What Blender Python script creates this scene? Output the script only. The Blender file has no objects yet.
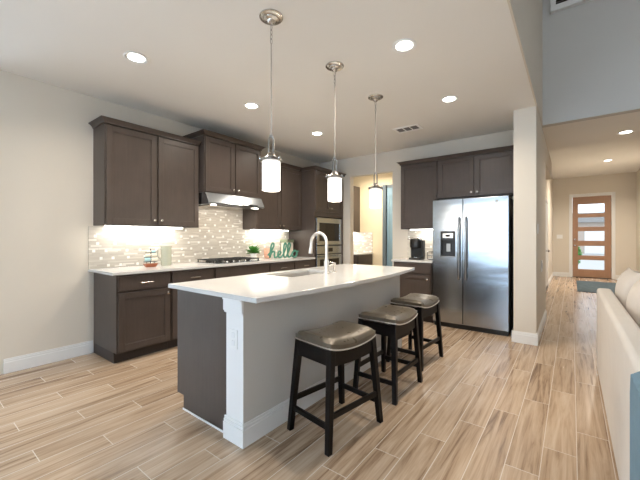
import bpy, bmesh, math, random
from mathutils import Vector, Matrix
random.seed(7)
PI = math.pi
C = bpy.context.scene.collection
SC = bpy.context.scene

# ------------------------------------------------------------------ camera
cam = bpy.data.cameras.new('camera'); camo = bpy.data.objects.new('camera', cam); C.objects.link(camo)
camo.location = (0, 0, 1.25)
camo.rotation_euler = (PI/2, 0, math.radians(37.45) - PI/2)
cam.sensor_width = 36; cam.lens = 329/640*36; cam.shift_y = -2/640
cam.clip_start = 0.02
SC.camera = camo
# ------------------------------------------------------------------ exposure and world
SC.view_settings.view_transform = 'Standard'; SC.view_settings.look = 'None'
SC.view_settings.gamma = 1; SC.view_settings.use_curve_mapping = False
SC.view_settings.exposure = 0.24
W = bpy.data.worlds.new('sky'); SC.world = W; W.use_nodes = True
bg = W.node_tree.nodes['Background']; bg.inputs[0].default_value = (.80, .90, 1, 1); bg.inputs[1].default_value = 1.9

def area(name, loc, direction, sx, sy, energy, col=(1, 1, 1), spread=180, shape='RECTANGLE'):
    l = bpy.data.lights.new(name, 'AREA'); l.shape = shape; l.size = sx
    if shape == 'RECTANGLE': l.size_y = sy
    l.energy = energy; l.color = col; l.spread = math.radians(spread)
    o = bpy.data.objects.new(name, l); C.objects.link(o); o.location = loc
    o.rotation_euler = Vector(direction).to_track_quat('-Z', 'Y').to_euler()
    return o
COOL = (.53, .75, 1.0); WARM = (1.0, .89, .75)
area('daylight_back_window', (-3.25, 1.9, 1.45), (1, 0, 0), 2.4, 2.1, 72, COOL)
area('daylight_living_window', (-3.25, -2.4, 2.4), (1, 0, 0), 3.4, 4.2, 80, (.74, .86, 1))
area('daylight_nook_window', (-1.1, 6.45, 1.45), (0, -1, 0), 2.4, 2.1, 60, (.64, .81, 1))
area('daylight_front_door', (14.5, -.48, 3.15), (-1, 0, -1.0), 1.2, 1.1, 110, (.9, .95, 1))

# ------------------------------------------------------------------ materials
def mat(name, col=(.8, .8, .8), rough=.5, metal=0, emit=None, es=0, trans=0, ior=1.45, coat=0, spec=None):
    m = bpy.data.materials.new(name); m.use_nodes = True
    b = m.node_tree.nodes['Principled BSDF']
    b.inputs['Base Color'].default_value = (*col, 1); b.inputs['Roughness'].default_value = rough
    b.inputs['Metallic'].default_value = metal; b.inputs['IOR'].default_value = ior
    b.inputs['Transmission Weight'].default_value = trans; b.inputs['Coat Weight'].default_value = coat
    if spec is not None: b.inputs['Specular IOR Level'].default_value = spec
    if emit: b.inputs['Emission Color'].default_value = (*emit, 1); b.inputs['Emission Strength'].default_value = es
    return m
class G:
    """tiny node-graph helper on an existing material"""
    def __init__(s, m): s.m = m; s.t = m.node_tree; s.b = s.t.nodes['Principled BSDF']; s._p = None
    def n(s, kind, **kw):
        nd = s.t.nodes.new(kind)
        for k, v in kw.items(): setattr(nd, k, v)
        return nd
    def put(s, sock, v):
        if isinstance(v, (int, float)): sock.default_value = v
        elif isinstance(v, tuple): sock.default_value = (*v, 1) if len(v) == 3 and sock.type == 'RGBA' else v
        else: s.t.links.new(v, sock)
    def math(s, op, a, b=0.0, c=0.0):
        nd = s.n('ShaderNodeMath', operation=op)
        for i, v in enumerate((a, b, c)): s.put(nd.inputs[i], v)
        return nd.outputs[0]
    def pos(s):
        if s._p is None:
            g = s.n('ShaderNodeNewGeometry'); s._p = g.outputs['Position']
        return s._p
    def obj(s): return s.n('ShaderNodeTexCoord').outputs['Object']
    def sep(s, v):
        nd = s.n('ShaderNodeSeparateXYZ'); s.put(nd.inputs[0], v); return nd.outputs
    def comb(s, x, y, z):
        nd = s.n('ShaderNodeCombineXYZ')
        for i, v in enumerate((x, y, z)): s.put(nd.inputs[i], v)
        return nd.outputs[0]
    def noise(s, v, scale=5, detail=3, rough=.5, dist=0):
        nd = s.n('ShaderNodeTexNoise'); s.put(nd.inputs['Vector'], v); nd.inputs['Scale'].default_value = scale
        nd.inputs['Detail'].default_value = detail; nd.inputs['Roughness'].default_value = rough; nd.inputs['Distortion'].default_value = dist
        return nd.outputs[0]
    def white(s, v):
        nd = s.n('ShaderNodeTexWhiteNoise', noise_dimensions='3D'); s.put(nd.inputs[0], v); return nd.outputs[0]
    def ramp(s, f, stops):
        nd = s.n('ShaderNodeValToRGB'); s.put(nd.inputs[0], f); e = nd.color_ramp.elements
        while len(e) < len(stops): e.new(.5)
        for i, (p, c) in enumerate(stops): e[i].position = p; e[i].color = (*c, 1)
        return nd.outputs[0]
    def mix(s, f, a, b, blend='MIX'):
        nd = s.n('ShaderNodeMix', data_type='RGBA', blend_type=blend)
        s.put(nd.inputs[0], f); s.put(nd.inputs[6], a); s.put(nd.inputs[7], b); return nd.outputs[2]
    def bump(s, h, strength=.2, dist=.002):
        nd = s.n('ShaderNodeBump'); s.put(nd.inputs['Height'], h); nd.inputs['Strength'].default_value = strength
        nd.inputs['Distance'].default_value = dist; s.t.links.new(nd.outputs[0], s.b.inputs['Normal'])
    def scale(s, v, x, y, z):
        nd = s.n('ShaderNodeVectorMath', operation='MULTIPLY'); s.put(nd.inputs[0], v); nd.inputs[1].default_value = (x, y, z); return nd.outputs[0]
    def col(s, c): s.put(s.b.inputs['Base Color'], c)
    def rough(s, c): s.put(s.b.inputs['Roughness'], c)

def painted(name, c, rough=.7, amp=.03):
    m = mat(name, c, rough, spec=.3); g = G(m)
    n = g.noise(g.pos(), 1.3, 2)
    g.col(g.mix(n, tuple(x*(1-amp) for x in c), tuple(min(1, x*(1+amp)) for x in c)))
    g.bump(g.noise(g.pos(), 90, 2), .12, .001); return m
M = {}
M['wall'] = painted('wall_paint', (.70, .645, .56))
M['ceiling'] = painted('ceiling_paint', (.85, .83, .79))
M['upper_wall'] = painted('upper_wall_paint', (.60, .59, .565))
M['trim'] = mat('white_trim_paint', (.80, .80, .79), .35)
def wood(name, a, b, rough=.42, axis='z'):
    m = mat(name, a, rough); g = G(m); p = g.pos()
    v = g.scale(p, 60, 60, 3) if axis == 'z' else g.scale(p, 4, 60, 60)
    n = g.noise(v, 1, 4, .6); n2 = g.noise(p, 5, 2)
    g.col(g.mix(g.math('MULTIPLY', g.math('ADD', n, n2), .5), a, b)); g.bump(n, .06, .001); return m
M['cab'] = wood('stained_cabinet_wood', (.042, .031, .026), (.100, .077, .065), .36)
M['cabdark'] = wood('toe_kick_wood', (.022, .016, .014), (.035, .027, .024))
M['steel'] = mat('brushed_steel', (.40, .43, .46), .24, 1); g = G(M['steel']); p = g.pos()
g.rough(g.math('MULTIPLY_ADD', g.noise(g.scale(p, 2, 2, 120), 1, 2), .10, .17)); g.bump(g.noise(g.scale(p, .8, .8, 5.5), 1, 1), .25, .02)
M['nickel'] = mat('brushed_nickel', (.60, .58, .55), .25, 1)
M['nail'] = mat('polished_nailhead_metal', (.85, .84, .82), .3, 1)
M['ventwhite'] = mat('white_vent_enamel', (.95, .95, .94), .3)
M['sinksteel'] = mat('satin_sink_steel', (.62, .60, .57), .42, .8)
M['rodmetal'] = mat('dull_rod_metal', (.50, .46, .42), .55, .8)
M['satin'] = mat('satin_nickel', (.78, .75, .71), .42, .9)
M['pewter'] = mat('pewter_metal', (.36, .34, .32), .28, 1)
M['blackglass'] = mat('black_glass', (.012, .012, .014), .06)
M['black'] = mat('black_plastic', (.015, .015, .016), .35)
M['iron'] = mat('cast_iron', (.02, .02, .02), .55)
M['stoolwood'] = mat('espresso_stool_wood', (.005, .004, .004), .4, spec=.25)
M['white'] = mat('white_ceramic', (.85, .85, .84), .25)
M['plastic'] = mat('white_plastic', (.82, .82, .80), .4)
# leather
M['leather'] = mat('bronze_leather', (.2, .165, .125), .28, .3); g = G(M['leather'])
g.col(g.mix(g.noise(g.pos(), 12, 3), (.10, .082, .060), (.17, .142, .105))); g.bump(g.noise(g.pos(), 25, 1), .06, .003)
g.rough(g.math('MULTIPLY_ADD', g.noise(g.pos(), 30, 2), .10, .24))
# quartz
M['quartz'] = mat('white_quartz', (.7, .69, .67), .12); g = G(M['quartz'])
n = g.noise(g.pos(), 140, 2); n2 = g.noise(g.pos(), 6, 3)
g.col(g.mix(g.math('GREATER_THAN', n, .66), g.mix(n2, (.60, .595, .58), (.66, .655, .645)), (.50, .49, .47)))
# floor tiles: wood look planks, 0.935 x 0.159, one third stagger
M['floor'] = mat('wood_look_plank_tile', (.5, .4, .3), .3); g = G(M['floor'])
sx, sy, sz = g.sep(g.pos())
v = g.math('DIVIDE', g.math('ADD', sy, .181), .159); row = g.math('FLOOR', v); fv = g.math('SUBTRACT', v, row)
u = g.math('DIVIDE', g.math('SUBTRACT', g.math('MULTIPLY_ADD', row, .3117, sx), 2.69), .935)
ti = g.math('FLOOR', u); fu = g.math('SUBTRACT', u, ti)
idv = g.comb(row, ti, 3.7); r1 = g.white(idv); r2 = g.white(g.comb(ti, row, 9.1))
gv = g.math('MULTIPLY', g.math('ABSOLUTE', g.math('SUBTRACT', fv, .5)), .159)     # distance from the middle
gu = g.math('MULTIPLY', g.math('ABSOLUTE', g.math('SUBTRACT', fu, .5)), .935)
grout = g.math('MAXIMUM', g.math('GREATER_THAN', gv, .0795-.0022), g.math('GREATER_THAN', gu, .4675-.0022))
wv = g.comb(g.math('MULTIPLY_ADD', r1, 31, g.math('MULTIPLY', sx, 1.0)), g.math('MULTIPLY_ADD', r2, 17, g.math('MULTIPLY', sy, 17)), 0)
n1 = g.noise(wv, 1.0, 5, .62, 1.2)
fine = g.noise(g.comb(g.math('MULTIPLY', sx, 3), g.math('MULTIPLY_ADD', r1, 9, g.math('MULTIPLY', sy, 70)), 0), 1, 3, .6, .4)
grain = g.math('ADD', g.math('MULTIPLY', n1, .78), g.math('MULTIPLY', fine, .22))
sh = g.math('ADD', grain, g.math('MULTIPLY', g.math('SUBTRACT', r2, .5), .08))
wc = g.ramp(sh, [(.28, (.13, .08, .05)), (.39, (.27, .18, .115)), (.47, (.41, .295, .20)), (.57, (.505, .38, .27)), (.72, (.59, .465, .35))])
g.col(g.mix(grout, wc, (.60, .52, .43)))
g.rough(g.math('ADD', g.math('MULTIPLY_ADD', fine, .14, .17), g.math('MULTIPLY', grout, .3)))
g.bump(g.math('MULTIPLY_ADD', grout, -1.0, g.math('MULTIPLY', fine, .5)), .35, .0016)
# mosaic backsplash, running along 'ax'
def mosaic(name, ax):
    m = mat(name, (.6, .56, .5), .22); g = G(m); s = g.sep(g.pos()); a = s[ax]; z = s[2]
    rh = .0165; r = g.math('FLOOR', g.math('DIVIDE', z, rh)); fr = g.math('FRACT', g.math('DIVIDE', z, rh))
    rr = g.white(g.comb(r, 1.3, 0)); L = g.math('MULTIPLY_ADD', rr, .09, .075)
    uu = g.math('DIVIDE', g.math('ADD', a, g.math('MULTIPLY', rr, 5.0)), L); c = g.math('FLOOR', uu); fu = g.math('FRACT', uu)
    rnd = g.white(g.comb(r, c, 5.5))
    base = g.ramp(rnd, [(0, (.47, .43, .37)), (.35, (.51, .47, .41)), (.7, (.55, .51, .45)), (.88, (.60, .565, .50)), (.92, (.74, .71, .65))])
    mort = g.math('MAXIMUM', g.math('GREATER_THAN', fr, .90), g.math('GREATER_THAN', g.math('MULTIPLY', fu, L), g.math('SUBTRACT', L, .002)))
    base = g.mix(mort, base, (.50, .465, .41))
    cell = .17; zc = g.math('DIVIDE', z, .082); zr = g.math('FLOOR', zc)
    xo = g.math('DIVIDE', g.math('MULTIPLY_ADD', zr, .075, a), cell); xr = g.math('FLOOR', xo)
    w = g.white(g.comb(xr, zr, 2.2))
    dx = g.math('ABSOLUTE', g.math('SUBTRACT', g.math('FRACT', xo), g.math('MULTIPLY_ADD', w, .4, .3)))
    dz = g.math('ABSOLUTE', g.math('SUBTRACT', g.math('FRACT', zc), .5))
    sq = g.math('MULTIPLY', g.math('LESS_THAN', g.math('MULTIPLY', dx, cell), .0145), g.math('LESS_THAN', g.math('MULTIPLY', dz, .082), .0145))
    g.col(g.mix(sq, base, (.85, .835, .80))); g.bump(mort, -.3, .001); return m
M['mosaic_x'] = mosaic('linear_mosaic_tile_long_wall', 0); M['mosaic_y'] = mosaic('linear_mosaic_tile_short_wall', 1)
# fabrics
def fabric(name, a, b, sc=180):
    m = mat(name, a, .9, spec=.1); g = G(m); g.col(g.mix(g.noise(g.pos(), 9, 3), a, b)); g.bump(g.noise(g.pos(), sc, 3), .4, .003); return m
M['sofa'] = fabric('cream_upholstery', (.66, .615, .565), (.72, .68, .63))
M['cushion'] = fabric('blush_cream_cushion_cloth', (.68, .625, .57), (.76, .71, .66))
M['throw'] = fabric('blue_grey_throw_knit', (.13, .21, .27), (.22, .32, .39), 90)
M['rug'] = fabric('blue_grey_rug_pile', (.035, .055, .07), (.13, .17, .19), 60)
M['curtain'] = fabric('cream_curtain_cloth', (.66, .60, .50), (.74, .68, .58))
M['doorwood'] = wood('stained_front_door_wood', (.32, .18, .11), (.45, .27, .17), .4)
M['glass'] = mat('clear_pane_glass', (1, 1, 1), .0, trans=1, ior=1.1)
M['shade'] = mat('frosted_lit_glass', (.9, .9, .88), .4, emit=(1, .97, .92), es=1.35)
M['lamp'] = mat('lit_lens', (1, 1, 1), .4, emit=(1, .93, .82), es=14)
M['strip'] = mat('lit_strip_lens', (1, 1, 1), .4, emit=(1, .95, .86), es=9)
M['green'] = mat('leaf_green', (.07, .25, .035), .5)
M['teal'] = mat('sage_green_painted_wood', (.055, .20, .14), .5)
M['olive'] = mat('olive_metal', (.22, .25, .16), .45)
M['jar'] = mat('pale_frosted_jar', (.66, .62, .52), .3)
M['glassgreen'] = mat('pale_green_glass', (.74, .76, .66), .12, trans=.6, ior=1.3)
M['pink'] = mat('peach_clay', (.74, .42, .30), .6)
M['hull'] = mat('red_brown_painted_wood', (.34, .105, .05), .5)
M['sail'] = mat('aqua_sail_cloth', (.42, .66, .70), .8)
M['sailw'] = mat('ivory_sail_cloth', (.82, .78, .66), .8)
M['pantry'] = painted('pantry_cream_paint', (.70, .60, .42))
M['brick'] = mat('outside_pale_brick', (.5, .42, .36), .8)
M['concrete'] = mat('outside_concrete', (.45, .44, .42), .8)
M['lawn'] = mat('outside_grass', (.08, .16, .04), .9)
M['ventdark'] = mat('vent_shadow_grey', (.20, .19, .18), .7)
M['frosted'] = mat('pale_blue_door_glass', (.30, .46, .55), .15, trans=.3)
M['darkblue'] = mat('slate_blue_door_paint', (.20, .31, .38), .4)
M['darkframe'] = mat('dark_blue_grey_frame', (.10, .13, .15), .4)

# ------------------------------------------------------------------ mesh helpers
class MB:
    def __init__(s): s.bm = bmesh.new()
    def box(s, x0, x1, y0, y1, z0, z1):
        vs = [s.bm.verts.new((x, y, z)) for x in (x0, x1) for y in (y0, y1) for z in (z0, z1)]
        for f in ((0, 1, 3, 2), (4, 6, 7, 5), (0, 4, 5, 1), (2, 3, 7, 6), (0, 2, 6, 4), (1, 5, 7, 3)):
            s.bm.faces.new([vs[i] for i in f])
        return s
    def hexa(s, lo, hi):            # two quads of 4 points joined
        a = [s.bm.verts.new(p) for p in lo]; b = [s.bm.verts.new(p) for p in hi]
        s.bm.faces.new(a[::-1]); s.bm.faces.new(b)
        for i in range(4): s.bm.faces.new((a[i], a[(i+1) % 4], b[(i+1) % 4], b[i]))
        return s
    def prism(s, pts, d):           # polygon pts (3D) extruded by vector d
        d = Vector(d); a = [s.bm.verts.new(p) for p in pts]; b = [s.bm.verts.new(Vector(p)+d) for p in pts]
        n = len(pts); s.bm.faces.new(a[::-1]); s.bm.faces.new(b)
        for i in range(n): s.bm.faces.new((a[i], a[(i+1) % n], b[(i+1) % n], b[i]))
        return s
    def lathe(s, prof, cx=0, cy=0, cz=0, n=28, ax='z', cap=True):
        rings = []
        for r, h in prof:
            ring = []
            for k in range(n):
                a = 2*PI*k/n; p = (r*math.cos(a), r*math.sin(a), h)
                if ax == 'x': p = (h, p[0], p[1])
                if ax == 'y': p = (p[0], h, p[1])
                ring.append(s.bm.verts.new((p[0]+cx, p[1]+cy, p[2]+cz)))
            rings.append(ring)
        for a, b in zip(rings, rings[1:]):
            for k in range(n): s.bm.faces.new((a[k], a[(k+1) % n], b[(k+1) % n], b[k]))
        if cap:
            s.bm.faces.new(rings[0][::-1]); s.bm.faces.new(rings[-1])
        return s
    def tube(s, pts, r, n=10, closed=False, ry=None):
        P = [Vector(p) for p in pts]; N = len(P); rings = []; up = None
        for i in range(N):
            if closed: t = P[(i+1) % N]-P[i-1]
            else: t = P[min(i+1, N-1)]-P[max(i-1, 0)]
            t.normalize()
            if up is None:
                up = Vector((0, 0, 1)) if abs(t.z) < .9 else Vector((1, 0, 0))
            up = (up - t*up.dot(t)).normalized(); b = t.cross(up)
            rr = r[i] if isinstance(r, (list, tuple)) else r
            rings.append([s.bm.verts.new(P[i]+up*math.cos(2*PI*k/n)*rr+b*math.sin(2*PI*k/n)*(ry or rr)) for k in range(n)])
        for i in range(N if closed else N-1):
            a, c = rings[i], rings[(i+1) % N]
            for k in range(n): s.bm.faces.new((a[k], a[(k+1) % n], c[(k+1) % n], c[k]))
        if not closed: s.bm.faces.new(rings[0][::-1]); s.bm.faces.new(rings[-1])
        return s
    def build(s, name, m, parent=None, bevel=0, smooth=False, off=None, sub=0, bevseg=2):
        bmesh.ops.recalc_face_normals(s.bm, faces=s.bm.faces)
        if off is None and parent is not None:
            off = Vector((0, 0, 0)); p = parent
            while p: off += p.location; p = p.parent
        if off is not None and Vector(off).length > 0: bmesh.ops.translate(s.bm, vec=-Vector(off), verts=s.bm.verts)
        me = bpy.data.meshes.new(name); s.bm.to_mesh(me); s.bm.free()
        me.materials.append(m); o = bpy.data.objects.new(name, me); C.objects.link(o)
        if parent is not None: o.parent = parent
        elif off is not None: o.location = off
        if smooth:
            for f in me.polygons: f.use_smooth = True
        if bevel:
            b = o.modifiers.new('bevel', 'BEVEL'); b.width = bevel; b.segments = bevseg; b.limit_method = 'ANGLE'; b.angle_limit = math.radians(40)
        if sub:
            b = o.modifiers.new('subdivision', 'SUBSURF'); b.levels = sub; b.render_levels = sub
        if smooth and not sub:
            try: me.set_sharp_from_angle(angle=math.radians(40))
            except Exception: pass
        return o
def tag(o, label=None, cat=None, group=None, kind=None):
    if label: o['label'] = label
    if cat: o['category'] = cat
    if group: o['group'] = group
    if kind: o['kind'] = kind
    return o
def thing(name, loc, label, cat, group=None):
    o = bpy.data.objects.new(name, None); C.objects.link(o); o.location = loc; o.empty_display_size = .1
    bpy.context.view_layer.update(); return tag(o, label, cat, group)
def struct(name, mb, m, bevel=0): return tag(mb.build(name, m, bevel=bevel), kind='structure')
def dup(root, loc, rz=0, label=None, group=None):
    r = root.copy(); C.objects.link(r); r.location = loc; r.rotation_euler = (0, 0, rz)
    if label: r['label'] = label
    if group: r['group'] = group
    for ch in list(root.children):
        c = ch.copy(); C.objects.link(c); c.parent = r
        for gch in list(ch.children):
            d = gch.copy(); C.objects.link(d); d.parent = c
    return r

# ------------------------------------------------------------------ room shell
H = 2.79; AY = 4.15; BX = 5.39; HT = 5.5
struct('floor', MB().box(-3.2, 13.45, -5.6, 6.5, -.1, 0), M['floor'])
struct('wall_left', MB().box(.635, 5.39, AY, AY+.12, 0, H), M['wall'])
struct('wall_nook_return', MB().box(.515, .635, AY+.0, 6.3, 0, H), M['wall'])
# nook wall with a window opening (Y = 6.3)
w = MB().box(-3.0, -2.3, 6.3, 6.42, 0, H).box(.1, .515, 6.3, 6.42, 0, H).box(-2.3, .1, 6.3, 6.42, 0, .4).box(-2.3, .1, 6.3, 6.42, 2.5, H)
struct('wall_nook', w, M['wall'])
# back wall behind the camera with two window openings (X = -3)
w = MB().box(-3.12, -3, 3.1, 6.42, 0, H).box(-3.12, -3, .7, 3.1, 0, .4).box(-3.12, -3, .7, 3.1, 2.5, H).box(-3.12, -3, .32, .7, 0, H)
w.box(-3.12, -3, -.7, .32, 0, HT).box(-3.12, -3, -4.1, -.7, 0, .3).box(-3.12, -3, -4.1, -.7, 4.5, HT).box(-3.12, -3, -5.5, -4.1, 0, HT)
struct('wall_back', w, M['wall'])
struct('wall_right', MB().box(-3.12, 5.5, -5.62, -5.5, 0, HT), M['wall'])
# kitchen ceiling and the tall living room
struct('ceiling', MB().box(-3.0, 5.42, .335, 6.3, H, H+.1), M['ceiling'])
struct('ceiling_living', MB().box(-3.12, 5.5, -5.62, .42, HT, HT+.1), M['ceiling'])
struct('wall_upper_left', MB().box(-3.0, 5.42, .32, .335, H, HT), M['wall'])
struct('wall_upper_front', MB().box(5.42, 5.54, -5.5, .42, H, HT), M['upper_wall'])
struct('wall_living_front', MB().box(5.42, 5.54, -5.5, -1.5, 0, H), M['wall'])
# wall B (X = 5.39) with the pantry opening Y 2.516..3.395, top 2.43
w = MB().box(BX, BX+.12, 3.395, AY+.12, 0, H).box(BX, BX+.12, 2.516, 3.395, 2.43, H).box(BX, BX+.12, .56, 2.516, 0, H)
struct('wall_front', w, M['wall'])
# wall end beside the fridge, and hall left wall
struct('wall_hall_left', MB().box(4.57, 6.25, .33, .56, 0, H), M['wall'])
struct('wall_foyer_left', MB().box(6.25, 8.2, .33, .45, 2.45, H).box(6.25, 6.37, .45, .56, 0, H).box(6.37, 13.3, .50, .62, 0, 3.17), M['wall'])
struct('wall_foyer_right', MB().box(5.54, 13.3, -1.62, -1.5, 0, 3.3), M['wall'])
# far wall with the front door opening
DY0, DY1, DZ = -.955, -.01, 2.56
w = MB().box(13.3, 13.45, DY1, .62, 0, 3.3).box(13.3, 13.45, DY0, DY1, DZ, 3.3).box(13.3, 13.45, -1.62, DY0, 0, 3.3)
struct('wall_far', w, M['wall'])
struct('ceiling_hall', MB().box(5.54, 7.0, -1.5, .45, H, H+.5), M['ceiling'])
struct('ceiling_foyer', MB().box(7.0, 13.3, -1.5, .62, 3.19, 3.3), M['ceiling'])
# pantry beyond the opening
struct('wall_pantry_far', MB().box(6.7, 6.82, 2.1, 5.2, 0, H), M['pantry'])
struct('wall_pantry_right', MB().box(5.51, 6.7, 1.98, 2.1, 0, H), M['pantry'])
struct('wall_pantry_left', MB().box(5.51, 6.7, 5.1, 5.2, 0, H), M['pantry'])
struct('ceiling_pantry', MB().box(5.51, 6.82, 1.98, 5.2, H, H+.1), M['ceiling'])

def baseboard(name, x0, x1, y0, y1, axis, h=.135):
    # stepped moulding: x0..x1,y0..y1 the footprint; axis = the outward direction
    ax, sg = axis; t = .006
    def shrink(k):
        a = [x0, x1, y0, y1]
        i = {('x', 1): 1, ('x', -1): 0, ('y', 1): 3, ('y', -1): 2}[axis]
        a[i] -= sg*k; return a
    a = shrink(0); b = shrink(.005); c = shrink(.009)
    m = MB().box(*a, 0, h*.76).box(*b, h*.76, h*.90).box(*c, h*.90, h)
    return struct(name, m, M['trim'], bevel=.002)
baseboard('baseboard_left', .63, 1.345, AY-.015, AY, ('y', -1))
baseboard('baseboard_wall_end', 4.552, 4.57, .312, .578, ('x', -1))
baseboard('baseboard_hall_left', 4.57, 6.25, .315, .33, ('y', -1))
baseboard('baseboard_foyer_left', 6.37, 13.28, .485, .50, ('y', -1))
baseboard('baseboard_far', 13.28, 13.3, DY1+.09, .485, ('x', -1))
baseboard('baseboard_far_right', 13.28, 13.3, -1.485, DY0-.09, ('x', -1))
baseboard('baseboard_foyer_right', 5.54, 13.28, -1.5, -1.485, ('y', 1))
# casings
def casing(name, x, y0, y1, z, w=.085, t=.022):
    return struct(name, MB().box(x-t, x, y0-w, y0, 0, z+w).box(x-t, x, y1, y1+w, 0, z+w).box(x-t, x, y0, y1, z, z+w), M['trim'], bevel=.003)
casing('trim_1', 13.3, DY0, DY1, DZ)
# side door casing in the foyer's left wall
struct('trim_2', MB().box(9.05, 9.17, .478, .50, 0, 2.2).box(10.07, 10.19, .478, .50, 0, 2.2).box(9.17, 10.07, .478, .50, 2.11, 2.2), M['trim'], bevel=.003)
d = thing('door_2', (9.62, .49, 0), None, None); d['kind'] = 'structure'
MB().box(9.175, 10.065, .485, .499, .01, 2.105).box(9.31, 9.93, .481, .486, .25, .95).box(9.31, 9.93, .481, .486, 1.1, 1.95).build('door_panel', M['trim'], d, bevel=.003)
MB().lathe([(.01, 0), (.01, -.04), (.028, -.045), (.028, -.07), (.01, -.08)], 9.25, .485, .95, ax='y', n=16).build('door_knob', M['pewter'], d, smooth=True)

# front door (glass in five panes)
d = thing('door_1', (13.36, (DY0+DY1)/2, 0), None, None); d['kind'] = 'structure'
y0, y1 = DY0+.004, DY1-.004; sl, sr = y1-.14, y0+.16
zs = [.20, .545, .62, .965, 1.04, 1.385, 1.46, 1.84, 1.91, 2.28]   # pane bottoms and tops
zs = [.265, .56, .70, 1.0, 1.165, 1.465, 1.60, 1.90, 2.02, 2.315]
m = MB().box(13.33, 13.375, y0, sr, .02, DZ-.01).box(13.33, 13.375, sl, y1, .02, DZ-.01)
prev = .02
for k in range(5):
    m.box(13.33, 13.375, sr, sl, prev, zs[2*k]); prev = zs[2*k+1]
m.box(13.33, 13.375, sr, sl, prev, DZ-.01)
m.build('door_leaf', M['doorwood'], d, bevel=.003)
for k in range(5): MB().box(13.348, 13.356, sr, sl, zs[2*k], zs[2*k+1]).build('glass_pane', M['glass'], d)
for z in (1.02, 1.20): MB().lathe([(.028, 0), (.028, -.012), (.012, -.014), (.012, -.05), (.026, -.055), (.022, -.075)], 13.33, y1-.065, z, ax='x', n=16).build('door_knob', M['nickel'], d, smooth=True)
for z in (.25, .95, 1.65, 2.35): MB().lathe([(.009, 0), (.009, .10)], 13.322, y0+.003, z, n=10).build('hinge', M['pewter'], d)
MB().box(13.30, 13.44, DY0, DY1, 0, .018).build('threshold', M['cabdark'], d)

# windows behind the camera
def window(name, x0, x1, y0, y1, z0, z1, nv, nh):
    o = bpy.data.objects.new(name, None); C.objects.link(o); o.location = ((x0+x1)/2, (y0+y1)/2, z0); o['kind'] = 'structure'
    alongx = (x1-x0) > (y1-y0); t = .05; m = MB()
    if alongx:
        m.box(x0, x0+t, y0, y1, z0, z1).box(x1-t, x1, y0, y1, z0, z1).box(x0, x1, y0, y1, z0, z0+t).box(x0, x1, y0, y1, z1-t, z1)
        for k in range(1, nv): xx = x0+(x1-x0)*k/nv; m.box(xx-.03, xx+.03, y0, y1, z0, z1)
        yy = (y0+y1)/2; gl = MB().box(x0+t, x1-t, yy-.003, yy+.003, z0+t, z1-t)
    else:
        m.box(x0, x1, y0, y0+t, z0, z1).box(x0, x1, y1-t, y1, z0, z1).box(x0, x1, y0, y1, z0, z0+t).box(x0, x1, y0, y1, z1-t, z1)
        for k in range(1, nv): yy = y0+(y1-y0)*k/nv; m.box(x0, x1, yy-.03, yy+.03, z0, z1)
        xx = (x0+x1)/2; gl = MB().box(xx-.003, xx+.003, y0+t, y1-t, z0+t, z1-t)
    m.build('window_frame', M['trim'], o); gl.build('window_glass', M['glass'], o)
window('window_1', -3.1, -3.04, .7, 3.1, .4, 2.5, 2, 1)
window('window_2', -3.1, -3.04, -4.1, -.7, .3, 4.5, 3, 1)
window('window_3', -2.3, .1, 6.34, 6.40, .4, 2.5, 2, 1)

# backsplashes (tiled wall skin)
struct('trim_backsplash_left', MB().box(1.30, 2.432, AY-.009, AY, .917, 1.378).box(2.432, 3.392, AY-.009, AY, .917, 1.66).box(3.392, 4.46, AY-.009, AY, .917, 1.378), M['mosaic_x'])
struct('trim_backsplash_front', MB().box(BX-.009, BX, 1.60, 2.23, .917, 1.388), M['mosaic_y'])

# ------------------------------------------------------------------ cabinets
class Fr:
    """frame: local u (along the face), w (outward), z -> world boxes"""
    def __init__(s, face, at): s.f = face; s.a = at       # face 'A': front plane Y=at facing -Y, 'B': X=at facing -X, 'I': Y=at facing +Y
    def box(s, m, u0, u1, w0, w1, z0, z1):
        if s.f == 'A': m.box(u0, u1, s.a-w1, s.a-w0, z0, z1)
        elif s.f == 'I': m.box(u0, u1, s.a+w0, s.a+w1, z0, z1)
        else: m.box(s.a-w1, s.a-w0, u0, u1, z0, z1)
    def pt(s, u, w, z):
        return (u, s.a-w, z) if s.f == 'A' else ((u, s.a+w, z) if s.f == 'I' else (s.a-w, u, z))
def shaker(fr, u0, u1, z0, z1, name, parent, rail=.058, t=.02, flat=False):
    m = MB()
    if flat:
        fr.box(m, u0, u1, .001, t, z0, z1)
    else:
        fr.box(m, u0, u0+rail, .001, t, z0, z1); fr.box(m, u1-rail, u1, .001, t, z0, z1)
        fr.box(m, u0+rail, u1-rail, .001, t, z0, z0+rail); fr.box(m, u0+rail, u1-rail, .001, t, z1-rail, z1)
        fr.box(m, u0+rail-.001, u1-rail+.001, .001, t-.011, z0+rail-.001, z1-rail+.001)
        e = .006   # bead step inside the frame
        fr.box(m, u0+rail, u0+rail+e, .001, t-.005, z0+rail, z1-rail); fr.box(m, u1-rail-e, u1-rail, .001, t-.005, z0+rail, z1-rail)
        fr.box(m, u0+rail, u1-rail, .001, t-.005, z0+rail, z0+rail+e); fr.box(m, u0+rail, u1-rail, .001, t-.005, z1-rail-e, z1-rail)
    return m.build(name, M['cab'], parent, bevel=.0015)
def knob(fr, u, z, door, t=.02):
    p0 = Vector(fr.pt(u, t, z)); p1 = Vector(fr.pt(u, t+.028, z)); d = (p1-p0)
    m = MB().tube([p0, p0+d*.5, p0+d*.55, p0+d*.9, p1], [.006, .006, .014, .016, .010], 14)
    m.build('knob', M['pewter'] if (fr.f == 'B' and z > 1.5) else M['nickel'], door, smooth=True)
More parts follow.
